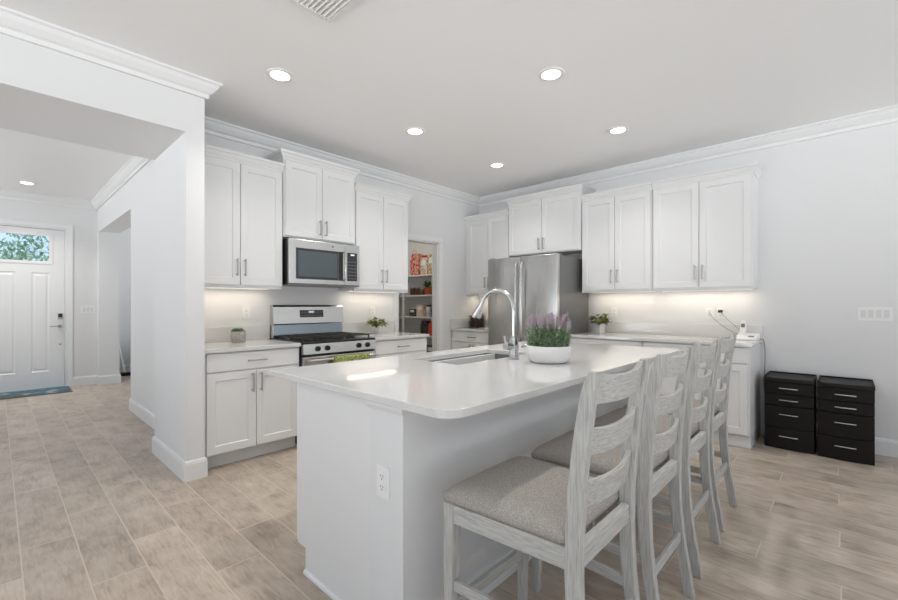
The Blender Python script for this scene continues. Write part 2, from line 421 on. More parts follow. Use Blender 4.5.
for (tx, ty, tz, rr, seed, lab) in ((-2.6, 21, 2.6, 1.9, 1, 'leafy green tree left of the palm outside the entry door'), (.85, 13.0, 2.45, .85, 2, 'leafy green tree right of the palm outside the entry door')):
    rg = random.Random(seed)
    t = thing('garden_tree', lab, 'tree', (tx, ty, -.12))
    b = new(); tube(b, [(0, 0, 0), (.1, 0, 1.3), (0, 0, 2.3)], [.14, .11, .07], 10); obj('trunk', b, 'bark', t, smooth=True)
    b = new()
    for k in range(1300):
        v = Vector((rg.gauss(0, 1), rg.gauss(0, 1), rg.gauss(0, .8))).normalized() * rr * rg.uniform(.4, 1) ** .6
        d = Vector((rg.gauss(0, 1), rg.gauss(0, 1), rg.gauss(0, 1)))
        leaf(b, v + Vector((0, 0, tz)), d, (0, 0, 1), .13 * (1 + (rr > 1)), .055 * (1 + (rr > 1)), .2, 2)
    obj('foliage', b, 'tree', t)

# door mat (patchwork)
def mat_patch():
    m = mat('patchwork_mat', rough=.95, spec=.1); n, l, bs = nodes(m)
    tcn = n.new('ShaderNodeTexCoord'); br = n.new('ShaderNodeTexBrick'); br.inputs['Scale'].default_value = 1
    br.offset = .37; br.inputs['Brick Width'].default_value = .23; br.inputs['Row Height'].default_value = .13; br.inputs['Mortar Size'].default_value = .006
    br.inputs['Color1'].default_value = (.10, .20, .25, 1); br.inputs['Color2'].default_value = (.14, .12, .10, 1); br.inputs['Mortar'].default_value = (.10, .13, .14, 1); br.inputs['Bias'].default_value = -.1
    l.new(tcn.outputs['Object'], br.inputs['Vector'])
    nz = n.new('ShaderNodeTexNoise'); nz.inputs['Scale'].default_value = 5; l.new(tcn.outputs['Object'], nz.inputs['Vector'])
    mx = n.new('ShaderNodeMix'); mx.data_type = 'RGBA'; mx.inputs[7].default_value = (.38, .40, .38, 1)
    rp = n.new('ShaderNodeValToRGB'); rp.color_ramp.elements[0].position = .56; rp.color_ramp.elements[1].position = .66
    l.new(nz.outputs['Fac'], rp.inputs[0]); l.new(rp.outputs[0], mx.inputs[0]); l.new(br.outputs[0], mx.inputs[6]); l.new(mx.outputs[2], bs.inputs['Base Color'])
    return m
b = new(); box(b, -.5, .5, -.28, .28, 0, .012, .004, 2)
o = obj('door_mat', b, mat_patch(), loc=(.26, 8.42, 0)); tag(o, 'teal and grey patchwork mat on the floor at the entry door', 'door mat')

# ================================================================ CABINETRY
def shaker(bm, x0, x1, z0, z1, y0, y1, rail=.058, rec=.010):
    """door or drawer front: slab y0 (front) .. y1 (back) with a recessed centre field"""
    yb = y1
    def ring(i, y): return [bm.verts.new(v) for v in ((x0 + i, y, z0 + i), (x1 - i, y, z0 + i), (x1 - i, y, z1 - i), (x0 + i, y, z1 - i))]
    e = .002
    rs = [ring(0, yb), ring(0, y0 + e), ring(e, y0), ring(rail, y0), ring(rail + .006, y0 + rec)]
    bm.faces.new(rs[0][::-1])
    for a, c in zip(rs, rs[1:]):
        for k in range(4): bm.faces.new((a[k], a[(k + 1) % 4], c[(k + 1) % 4], c[k]))
    bm.faces.new(rs[-1])
def slabfront(bm, x0, x1, z0, z1, y0, y1):
    box(bm, x0, x1, y0, y1, z0, z1, .003, 1)
def pull(parent, x, z, vertical, L=.145, y=-.02):
    b = new(); r = .0065; o = .032
    if vertical:
        cyl(b, (x, y - o, z - L / 2), (x, y - o, z + L / 2), r, seg=10)
        for s in (-1, 1): cyl(b, (x, y, z + s * (L / 2 - .012)), (x, y - o, z + s * (L / 2 - .012)), r * .9, seg=8)
    else:
        cyl(b, (x - L / 2, y - o, z), (x + L / 2, y - o, z), r, seg=10)
        for s in (-1, 1): cyl(b, (x + s * (L / 2 - .012), y, z), (x + s * (L / 2 - .012), y - o, z), r * .9, seg=8)
    obj('handle', b, 'nickel', parent, smooth=True)
CC = [(0, 0), (.007, 0), (.010, .016), (.018, .024), (.032, .050), (.042, .056), (.042, .078), (0, .078)]
def upper(label, loc, rotz, w, d, z0, z1, crown=('', ''), ends=(0, 0), hz=None, xo=0, group='white wall cabinets with shaker doors'):
    t = thing('wall_cabinet', label, 'cabinet', (loc[0], loc[1], z0), rotz, group)
    h = z1 - z0
    b = new(); box(b, 0, w, 0, d, 0, h, .0015)
    if z0 < 1.5: box(b, 0, w, 0, .02, -.018, .001)
    obj('carcass', b, 'cab', t)
    g = .0025; x0 = .012 + xo; x1 = w - .012; mid = (x0 + x1) / 2
    for k, (a, c) in enumerate(((x0, mid - g), (mid + g, x1))):
        b = new(); shaker(b, a, c, .012, h - .012, -.02, -.001)
        dr = obj('door', b, 'cab', t)
        pull(dr, (c - .030) if k == 0 else (a + .030), hz if hz else .16, True, .145)
    b = new(); path = []
    if crown[0]: path.append((0, d))
    path += [(0, -.0), (w, -.0)]
    if crown[1]: path.append((w, d))
    sweep(b, path, CC, h - .004, side=-1)
    obj('crown_moulding', b, 'cab', t)
    return t
def base(label, loc, rotz, w, d=.60, drawer=1, doors=2, toe=.075, endp=False, group='white base cabinets with drawers', split=None):
    t = thing('base_cabinet', label, 'cabinet', (loc[0], loc[1], 0), rotz, group)
    b = new(); box(b, 0, w, 0, d, .11, .889, .0015); obj('carcass', b, 'cab', t)
    b = new(); box(b, 0, w, toe, d, 0, .11); obj('toe_kick', b, 'cab', t)
    g = .0025; x0 = .012; x1 = w - .012
    edges = [x0 + (x1 - x0) * k / drawer for k in range(drawer + 1)]
    for a, c in zip(edges, edges[1:]):
        b = new(); slabfront(b, a + g, c - g, .742, .878, -.02, -.001); dr = obj('drawer', b, 'cab', t)
        pull(dr, (a + c) / 2, .812, False, .15)
    edges = [x0 + (x1 - x0) * k / doors for k in range(doors + 1)]
    for k, (a, c) in enumerate(zip(edges, edges[1:])):
        b = new(); shaker(b, a + g, c - g, .122, .732, -.02, -.001); dr = obj('door', b, 'cab', t)
        pull(dr, (c - .033) if k % 2 == 0 else (a + .033), .635, True, .15)
    return t
UZ0, UZ1, UZ2 = 1.41, 2.468, 2.598
UD = YA - 3.785 - .001
upper('white two-door wall cabinet left of the microwave, above the succulent', (1.046, 3.785), 0, .756, UD, UZ0, UZ1, ends=(0, 1))
upper('short raised white wall cabinet directly above the microwave', (1.806, 3.775), 0, .772, YA - 3.775, 1.88, UZ2, crown=('l', 'r'), hz=.12)
upper('white two-door wall cabinet between microwave and pantry opening', (2.582, 3.785), 0, .747, UD, UZ0, UZ1, crown=('', 'r'))
XU = 4.74; UDB = XB - XU - .001; RB = -PI / 2
upper('white corner wall cabinet left of the refrigerator', (XU, YA), RB, YA - 3.312, UDB, UZ0, UZ1, xo=.05)
upper('short raised white wall cabinet over the refrigerator', (XU - .03, 3.308), RB, 3.308 - 2.283, UDB + .03, 1.90, UZ2, crown=('l', 'r'), hz=.12)
upper('white two-door wall cabinet just right of the refrigerator', (XU, 2.279), RB, 2.279 - 1.492, UDB, UZ0, UZ1)
upper('rightmost white two-door wall cabinet, ending at bare wall', (XU, 1.488), RB, 1.488 - .620, UDB, UZ0, UZ1, crown=('', 'r'))
YF = 3.485; XF = 4.44
base('white base cabinet with one drawer, left of the range', (1.056, YF), 0, .755, YA - YF - .002)
base('white base cabinet right of the range, beside the pantry opening', (2.601, YF), 0, .748, YA - YF - .002)
base('white base cabinet in the corner left of the refrigerator', (XF, YA - .001), RB, YA - 3.30, XB - XF - .002)
base('white base cabinet right of the refrigerator, under the yellow-green plant', (XF, 2.285), RB, .792, XB - XF - .002, toe=.03)
base('rightmost white base cabinet, under the telephone', (XF, 1.489), RB, .887, XB - XF - .002, toe=.03)

def counter(name, label, slabs, splashes, group=None):
    t = thing(name, label, 'countertop', (0, 0, 0), 0, group)
    b = new()
    for s in slabs: box(b, *s, .89, .92)
    obj('slab', b, 'quartz', t, bevel=.003)
    for s in splashes:
        b = new(); box(b, *s, .9205, 1.05); obj('backsplash', b, 'quartz', t, bevel=.002)
    return t
g_ = 'white quartz countertops along the walls'
counter('wall_countertop', 'white quartz worktop left of the range, holding the succulent', [(1.041, 1.812, 3.45, YA - .001)], [(1.062, 1.812, YA - .021, YA - .001), (1.041, 1.061, 3.47, YA - .001)], g_)
counter('wall_countertop', 'white quartz worktop between range and pantry opening', [(2.599, 3.362, 3.45, YA - .001)], [(2.599, 3.362, YA - .021, YA - .001)], g_)
counter('wall_countertop', 'short white quartz worktop in the corner left of the refrigerator', [(4.405, XB - .001, 3.29, YA - .001)], [(4.405, XB - .001, YA - .021, YA - .001), (XB - .021, XB - .001, 3.29, YA - .022)], g_)
counter('wall_countertop', 'long white quartz worktop right of the refrigerator, holding the telephone', [(4.405, XB - .001, .582, 2.29)], [(XB - .021, XB - .001, .582, 2.29)], g_)

# under-cabinet light bars
def strip(label, x0, x1, y0, y1):
    t = thing('under_cabinet_light', label, 'light', ((x0 + x1) / 2, (y0 + y1) / 2, UZ0), 0, 'light bars under the wall cabinets')
    wx = (x1 - x0) / 2; wy = (y1 - y0) / 2
    b = new(); box(b, -wx, wx, -wy, wy, -.012, 0); obj('housing', b, 'plastic_white', t)
    b = new(); box(b, -wx + .004, wx - .004, -wy + .004, wy - .004, -.0135, -.0121); obj('diffuser', b, 'stripglow', t)
    L = 2 * max(wx, wy)
    area('strip_lamp', (0, 0, -.016), 2 * wx - .01, 2 * wy - .01, STRIP_POWER * L, STRIP_COLOR, t)
strip('light bar under the wall cabinet left of the microwave', 1.09, 1.75, 3.93, 4.01)
strip('light bar under the wall cabinet beside the pantry opening', 2.62, 3.29, 3.93, 4.01)
strip('light bar under the corner wall cabinet left of the refrigerator', 4.89, 4.97, 3.35, 4.04)
strip('light bar under the wall cabinet right of the refrigerator', 4.89, 4.97, 1.53, 2.24)
strip('light bar under the rightmost wall cabinet', 4.89, 4.97, .65, 1.45)

# ================================================================ ISLAND
IX0, IX1, IY0, IY1 = .952, 3.49, .887, 2.135
BX0, BX1, BY0, BY1 = .983, 3.44, 1.145, 1.915   # carcass to 1.915; doors on the far side
t = thing('kitchen_island', 'white kitchen island with panelled body, in the middle of the kitchen', 'kitchen island', (0, 0, 0))
b = new(); box(b, BX0 + .02, BX1, 1.34, 1.915, .11, .70); 
box(b, BX0 + .02, 1.70, 1.34, 1.915, .70, .889); box(b, 2.56, BX1, 1.34, 1.915, .70, .889); box(b, 1.70, 2.56, 1.34, 1.53, .70, .889); box(b, 1.70, 2.56, 1.895, 1.915, .70, .889)
obj('body', b, 'cab', t)
b = new(); prism(b, [(1.34, 0), (1.842, 0), (1.842, .115), (1.915, .115), (1.915, .889), (1.34, .889)], 'x', BX0 + .004, BX0 + .0195); obj('end_panel', b, 'cab', t, bevel=.0015)
b = new(); box(b, BX0 + .02, BX1, 1.34, 1.842, 0, .11); obj('toe_kick', b, 'cab', t)
b = new(); box(b, BX0, BX1, BY0, 1.339, 0, .889); obj('knee_wall', b, 'wall', t, bevel=.004)
b = new(); prof = [(0, 0), (.018, 0), (.022, .012), (.01, .03), (0, .034)]
sweep(b, [(BX0, 1.34), (BX0, BY0), (BX1, BY0)], [(0, 0), (.006, 0), (.016, .016), (.016, .03), (0, .03)], .859, side=-1); obj('cap_trim', b, 'trim', t)
b = new(); sweep(b, [(BX0 + .004, 1.842), (BX0 + .004, 1.34)], [(0, 0), (.011, 0), (.011, .012), (.004, .019), (0, .019)], 0, side=-1)
sweep(b, [(BX0, 1.34), (BX0, BY0 + .0), (BX1, BY0 + .0)], [(0, 0), (.014, 0), (.014, .085), (.008, .10), (0, .10)], 0, side=-1) if False else None
sweep(b, [(BX0 + .0, BY0), (BX1, BY0)], [(0, 0), (.014, 0), (.014, .085), (.008, .10), (0, .10)], 0, side=-1)
obj('base_trim', b, 'trim', t)
n = 4
for k in range(n):
    a = BX0 + .006 + (BX1 - BX0 - .016) * k / n; c = BX0 + .006 + (BX1 - BX0 - .016) * (k + 1) / n
    b = new(); shaker(b, -(c - .003), -(a + .003), .122, .875, -.02, -.001)
    d = obj('door', b, 'cab', t); d.rotation_euler = (0, 0, PI); d.location = (0, 1.915, 0)
    pull(d, -(c - .035) if k % 2 else -(a + .035), .75, True, .15)
# island worktop, with the sink cut out
SX0, SX1, SY0, SY1 = 1.74, 2.52, 1.562, 1.957
def rrect(x0, x1, y0, y1, r, seg=6, corners=(1, 1, 1, 1)):
    pts = []
    for (cx, cy, a0, f, px, py) in ((x1 - r, y0 + r, -90, corners[0], x1, y0), (x1 - r, y1 - r, 0, corners[1], x1, y1), (x0 + r, y1 - r, 90, corners[2], x0, y1), (x0 + r, y0 + r, 180, corners[3], x0, y0)):
        if f:
            for k in range(seg + 1): a = R(a0 + 90 * k / seg); pts.append((cx + r * math.cos(a), cy + r * math.sin(a)))
        else:
            for k in range(seg + 1): pts.append((px, py)) if k == 0 else None
    return pts
t = thing('island_countertop', 'large glossy white quartz worktop of the island with sink cut-out', 'countertop', (0, 0, 0))
b = new()
def edge_loop(pts, z):
    vs = [b.verts.new((x, y, z)) for x, y in pts]; es = [b.edges.new((vs[i], vs[(i + 1) % len(vs)])) for i in range(len(vs))]; return vs, es
outer = rrect(IX0, IX1, IY0, IY1, .085, 10, (1, 0, 0, 1)); inner = rrect(SX0, SX1, SY0, SY1, .014, 5)
loops = {}
for z in (.89, .92):
    vo, eo = edge_loop(outer, z); vi, ei = edge_loop(inner, z); loops[z] = (vo, vi)
    bmesh.ops.triangle_fill(b, use_beauty=True, use_dissolve=True, edges=eo + ei)
for s in (0, 1):
    A, B_ = loops[.89][s], loops[.92][s]
    for i in range(len(A)): b.faces.new((A[i], A[(i + 1) % len(A)], B_[(i + 1) % len(A)], B_[i]))
obj('slab', b, 'quartz', t, bevel=.003)
# sink
t = thing('sink', 'undermount stainless steel sink set in the island worktop', 'sink', ((SX0 + SX1) / 2, (SY0 + SY1) / 2, .70))
cx, cy = (SX0 + SX1) / 2, (SY0 + SY1) / 2
b = new(); e = .004
prev = None
for (ins, z) in ((-.02, .1885), (-.006, .1885), (-.006, .18), (.0, .02), (.02, .004), (.34 * .5, .0)):
    pts = rrect(SX0 + ins - cx, SX1 - ins - cx, SY0 + ins - cy, SY1 - ins - cy, max(.014 - ins * .05, .01), 5)
    ring = [b.verts.new((x, y, z)) for x, y in pts]
    if prev:
        for i in range(len(ring)): b.faces.new((prev[i], prev[(i + 1) % len(ring)], ring[(i + 1) % len(ring)], ring[i]))
    prev = ring
b.faces.new(prev)
o = obj('basin', b, 'sinksteel', t, smooth=True)
b = new(); lathe(b, [(.0, .002), (.03, .002), (.042, .006), (.045, .004)], 24, capb=False); obj('drain', b, 'nickel', t, smooth=True)
# faucet
t = thing('faucet', 'brushed nickel gooseneck pull-down faucet at the island sink', 'faucet', (2.158, 1.478, .92))
b = new(); lathe(b, [(.0, 0), (.034, 0), (.034, .006), (.029, .01), (.028, .115), (.020, .14), (.0, .14)], 28); obj('body', b, 'chrome', t, smooth=True)
b = new(); pts = [(0, 0, .13), (0, 0, .295)]
rA = .128
for k in range(0, 17): a = PI - k * (PI * .86) / 16; pts.append((0, rA + rA * math.cos(a), .295 + rA * math.sin(a)))
tube(b, pts, .0135, 14); obj('spout', b, 'chrome', t, smooth=True)
e1 = Vector(pts[-1]); d1 = (Vector(pts[-1]) - Vector(pts[-2])).normalized()
b = new(); tube(b, [e1 - d1 * .005, e1 + d1 * .02, e1 + d1 * .10, e1 + d1 * .115], [.016, .018, .031, .029], 18); sh = obj('spray_head', b, 'chrome', t, smooth=True)
b = new(); tube(b, [e1 + d1 * .112, e1 + d1 * .118], [.024, .024], 16); obj('nozzle', b, 'rubber', sh)
b = new(); cyl(b, (0, 0, .075), (-.062, .018, .085), .022, .024, 18); tube(b, [(-.055, .017, .09), (-.058, .022, .118), (-.052, .03, .14)], [.011, .008, .007], 10)
obj('lever', b, 'chrome', t, smooth=True)
t = thing('soap_dispenser', 'small brushed nickel soap dispenser on the worktop right of the faucet', 'soap dispenser', (2.36, 1.47, .92))
b = new(); lathe(b, [(0, 0), (.022, 0), (.022, .006), (.012, .012), (.012, .045), (.016, .05), (.016, .07), (0, .072)], 20); obj('pump_body', b, 'chrome', t, smooth=True)
b = new(); tube(b, [(0, 0, .062), (0, .04, .066), (0, .085, .058)], .006, 10); obj('nozzle', b, 'chrome', t, smooth=True)

# ================================================================ CANS & VENT
def can(x, y, label, power, grp='recessed ceiling lights over the kitchen'):
    t = thing('recessed_light', label, 'ceiling light', (x, y, H), 0, grp)
    b = new(); lathe(b, [(.062, -.001), (.066, -.008), (.088, -.006), (.092, -.0005)], 32, capb=False); obj('trim_ring', b, 'plastic_white', t, smooth=True)
    b = new(); lathe(b, [(.0, -.0045), (.062, -.0045), (.064, -.001)], 32, capb=False, capt=False); obj('lens', b, 'lampglow', t)
    area('can_lamp', (0, 0, -.012), .12, .12, power, CAN_COLOR, t, shape='DISK', spread=115)
can(1.363, 2.90, 'recessed light above the range-side walkway, nearest the beam', CAN_POWER)
can(2.652, 1.504, 'recessed light highest in view, over the island sink side', CAN_POWER)
can(2.658, 2.919, 'recessed light in line with the microwave, second from the beam', CAN_POWER)
can(3.923, 1.535, 'recessed light over the far end of the island, right of all the others', CAN_POWER)
can(3.95, 2.937, 'recessed light nearest the room corner, in front of the refrigerator', CAN_POWER)
can(1.363, 1.51, 'recessed light over the near end of the island, just above the frame', CAN_POWER)
can(.28, 7.9, 'recessed light in the entry hall ceiling before the door', 9, 'hall ceiling light')
b = new()
t = thing('ceiling_vent', 'white louvred air vent in the kitchen ceiling at the top edge', 'vent', (1.145, 1.99, H))
b = new()
for x0, x1, y0, y1 in ((-.155, -.13, -.155, .155), (.13, .155, -.155, .155), (-.13, .13, -.155, -.13), (-.13, .13, .13, .155)): box(b, x0, x1, y0, y1, -.012, -.0005)
obj('frame', b, 'plastic_white', t, bevel=.003)
for k in range(10):
    x = -.117 + k * .026
    b = new(); prism(b, [(x - .010, -.003), (x - .008, -.001), (x + .011, -.013), (x + .009, -.015)], 'y', -.13, .13); obj('slat', b, 'plastic_white', t)
b = new(); box(b, -.13, .13, -.13, .13, -.0012, -.0005); obj('duct', b, 'fridge_side', t)

# ================================================================ APPLIANCES
# --- range
t = thing('gas_range', 'stainless steel gas range with black grates between the base cabinets', 'range', (1.817, 3.44, 0))
W = .778
b = new(); box(b, 0, W, .02, .645, .09, .90); box(b, .03, W - .03, .08, .60, 0, .09); obj('body', b, 'black', t)
b = new(); box(b, 0, W, -.005, .645, .90, .925, .005, 2); obj('cooktop', b, 'black', t)
b = new(); prism(b, [(-.018, .815), (.02, .815), (.02, .905), (-.006, .905)], 'x', 0.001, W - .001); cp = obj('control_panel', b, 'steel', t, bevel=.002)
for x in (.14, .235, .575, .675):
    b = new(); cyl(b, (x, -.012, .862), (x, -.030, .862), .024, .021, 20); box(b, x - .005, x + .005, -.042, -.028, .842, .882, .002); obj('knob', b, 'black', cp, smooth=True)
b = new(); box(b, .001, W - .001, -.02, .02, .22, .795, .006, 2); od = obj('oven_door', b, 'steel', t)
b = new(); box(b, .08, W - .08, -.0225, -.0195, .32, .68, .004); obj('door_window', b, 'blackglass', od)
b = new(); cyl(b, (.035, -.06, .765), (W - .035, -.06, .765), .013, seg=14)
for x in (.05, W - .05): box(b, x - .012, x + .012, -.06, -.018, .755, .775, .003)
obj('handle', b, 'steel', od, smooth=True)
b = new(); box(b, .001, W - .001, -.018, .02, .095, .21, .006, 2); obj('storage_drawer', b, 'steel', t)
# backguard
b = new(); prism(b, [(.575, .93), (.648, .93), (.648, 1.25), (.596, 1.25), (.580, 1.232), (.560, 1.065), (.585, 1.055)], 'x', 0.002, W - .002); bgd = obj('backguard', b, 'steel', t, bevel=.002)
b = new(); prism(b, [(.573, .926), (.5765, .926), (.5865, 1.052), (.583, 1.052)], 'x', .012, W - .012); obj('lower_panel', b, 'oven_back', bgd)
def on_guard(x0, x1, z0, z1, off, name, m, par):
    f = lambda z: .560 + (z - 1.065) * (.018 / .13)
    b = new(); prism(b, [(f(z0) - off, z0), (f(z0) + .002, z0), (f(z1) + .002, z1), (f(z1) - off, z1)], 'x', x0, x1); return obj(name, b, m, par)
dp = on_guard(.272, .535, 1.125, 1.205, .0025, 'display', 'blackglass', bgd)
M['digits'] = mat('display_digits', (.7, .8, .85), .5, emis=(.75, .9, 1), estr=.3)
on_guard(.37, .43, 1.170, 1.189, .0035, 'clock_digits', 'digits', dp)
M['keys'] = mat('printed_keys', (.10, .10, .105), .5)
for r_ in range(2):
    for k in range(8):
        if r_ == 1 and 2 < k < 5: continue
        on_guard(.288 + k * .030, .306 + k * .030, 1.138 + r_ * .034, 1.146 + r_ * .034, .0032, 'key', 'keys', dp)
# grates and burners
for gx0, gx1 in ((.03, .255), (.262, .493), (.50, .748)):
    b = new(); z = .955
    for y in (.06, .19, .30, .41, .53): box(b, gx0, gx1, y - .006, y + .006, z - .006, z + .006)
    for x in (gx0 + .006, (gx0 + gx1) / 2, gx1 - .006): box(b, x - .006, x + .006, .06, .53, z - .006, z + .006)
    for x in (gx0 + .006, gx1 - .006):
        for y in (.06, .53): box(b, x - .007, x + .007, y - .007, y + .007, .9255, z)
    obj('grate', b, 'iron', t, bevel=.002)
for x, y, r_ in ((.14, .17, .045), (.14, .43, .035), (.377, .30, .05), (.61, .17, .035), (.61, .43, .045)):
    b = new(); lathe(b, [(0, .9253), (r_, .9253), (r_, .935), (r_ * .8, .944), (0, .946)], 20, c=(x, y, 0)); obj('burner', b, 'iron', t, smooth=True)
# towel on the oven handle
b = new()
pf = []
for k in range(9): a = PI * k / 8; pf.append((-.06 - .0165 * math.cos(PI - a) * 1, .765 + .0165 * math.sin(a)))
prof = [(-.06 - .0168, .50)] + [(-.06 - .0168 * math.cos(PI * k / 8), .765 + .0168 * math.sin(PI * k / 8)) for k in range(9)] + [(-.06 + .0168, .53)]
nx = 24
rows = []
for i in range(nx + 1):
    x = .270 + .385 * i / nx; wv = .003 * math.sin(i * 1.1)
    rows.append([b.verts.new((x, y + (wv if z < .76 else 0), z)) for y, z in prof])
for i in range(nx):
    for j in range(len(prof) - 1): b.faces.new((rows[i][j], rows[i + 1][j], rows[i + 1][j + 1], rows[i][j + 1]))
o = obj('kitchen_towel', b, 'towel', loc=(1.817, 3.44, 0), smooth='all'); md = o.modifiers.new('thick', 'SOLIDIFY'); md.thickness = .003; md.offset = 1
tag(o, 'green patterned kitchen towel hanging over the oven door handle', 'towel')
# --- microwave
t = thing('microwave', 'stainless steel over-the-range microwave with dark glass door', 'microwave', (1.818, 3.69, 1.437))
W = .762; Hh = .425
b = new(); box(b, 0, W, .03, YA - 3.692, 0, Hh, .002); obj('housing', b, 'black', t)
b = new(); box(b, 0, .59, 0, .03, .012, Hh - .002, .004, 2); md_ = obj('door', b, 'steel', t)
b = new(); box(b, .065, .515, -.002, .004, .055, .345, .003); gw = obj('door_glass', b, 'blackglass', md_)
b = new(); box(b, .09, .50, -.0028, -.0018, .08, .32); obj('mesh_screen', b, mat('door_mesh', (.10, .12, .13), .12, .3), gw)
b = new(); box(b, .515, .565, -.002, .004, .055, .345, .002); obj('handle_recess', b, 'black', md_)
b = new(); tube(b, [(.575, -.002, .055), (.575, -.03, .075), (.575, -.034, .2), (.575, -.03, .33), (.575, -.002, .35)], .010, 12); obj('handle', b, 'steel', md_, smooth=True)
b = new(); box(b, .593, W, 0, .03, .012, Hh - .002, .004, 2); cp = obj('control_panel', b, 'steel', t)
b = new(); box(b, .615, .735, -.002, .004, .055, .345, .003); kp = obj('keypad', b, 'blackglass', cp)
for r_ in range(6):
    for c_ in range(3):
        b = new(); box(b, .628 + c_ * .034, .652 + c_ * .034, -.0026, -.0018, .075 + r_ * .034, .087 + r_ * .034); obj('key', b, 'keys', kp)
b = new(); box(b, .655, .70, -.0026, -.0018, .315, .330); obj('display', b, 'digits', kp)
b = new(); cyl(b, (.45, .001, .385), (.45, -.001, .385), .011, seg=20); obj('badge', b, 'label_dark', md_)
b = new()
for k in range(6): box(b, .08 + k * .1, .15 + k * .1, .08, .12, -.002, .001)
box(b, 0, W, .0, .03, 0, .011); obj('bottom_vent', b, 'fridge_side', t)
# --- refrigerator (front faces -X): build facing -y then rotate
t = thing('refrigerator', 'stainless steel french-door refrigerator with dark grey sides', 'refrigerator', (4.29, 3.283, 0), RB)
W = .963
b = new(); box(b, 0, W, 0, .71, .03, 1.805, .004); box(b, .03, W - .03, .03, .66, 0, .03); obj('cabinet', b, 'fridge_side', t)
for (a, c, hx) in ((0, W / 2 - .003, W / 2 - .04), (W / 2 + .003, W, W / 2 + .04)):
    b = new(); box(b, a, c, -.07, -.004, .73, 1.822, .012, 3); d = obj('door', b, 'fridge_steel', t, smooth=True)
    b = new(); tube(b, [(hx, -.069, .86), (hx, -.105, .875), (hx, -.115, .95), (hx, -.118, 1.3), (hx, -.115, 1.67), (hx, -.105, 1.735), (hx, -.069, 1.75)], .0125, 12)
    obj('handle', b, 'steel', d, smooth=True)
b = new(); box(b, 0, W, -.07, -.004, .06, .722, .012, 3); d = obj('freezer_drawer', b, 'fridge_steel', t, smooth=True)
b = new(); tube(b, [(.08, -.069, .66), (.09, -.11, .66), (.46, -.118, .66), (W - .09, -.11, .66), (W - .08, -.069, .66)], .0125, 12); obj('handle', b, 'steel', d, smooth=True)
for x in (.05, W - .05): b = new(); box(b, x - .04, x + .04, -.05, .08, 1.805, 1.83, .004); obj('hinge_cover', b, 'fridge_side', t)

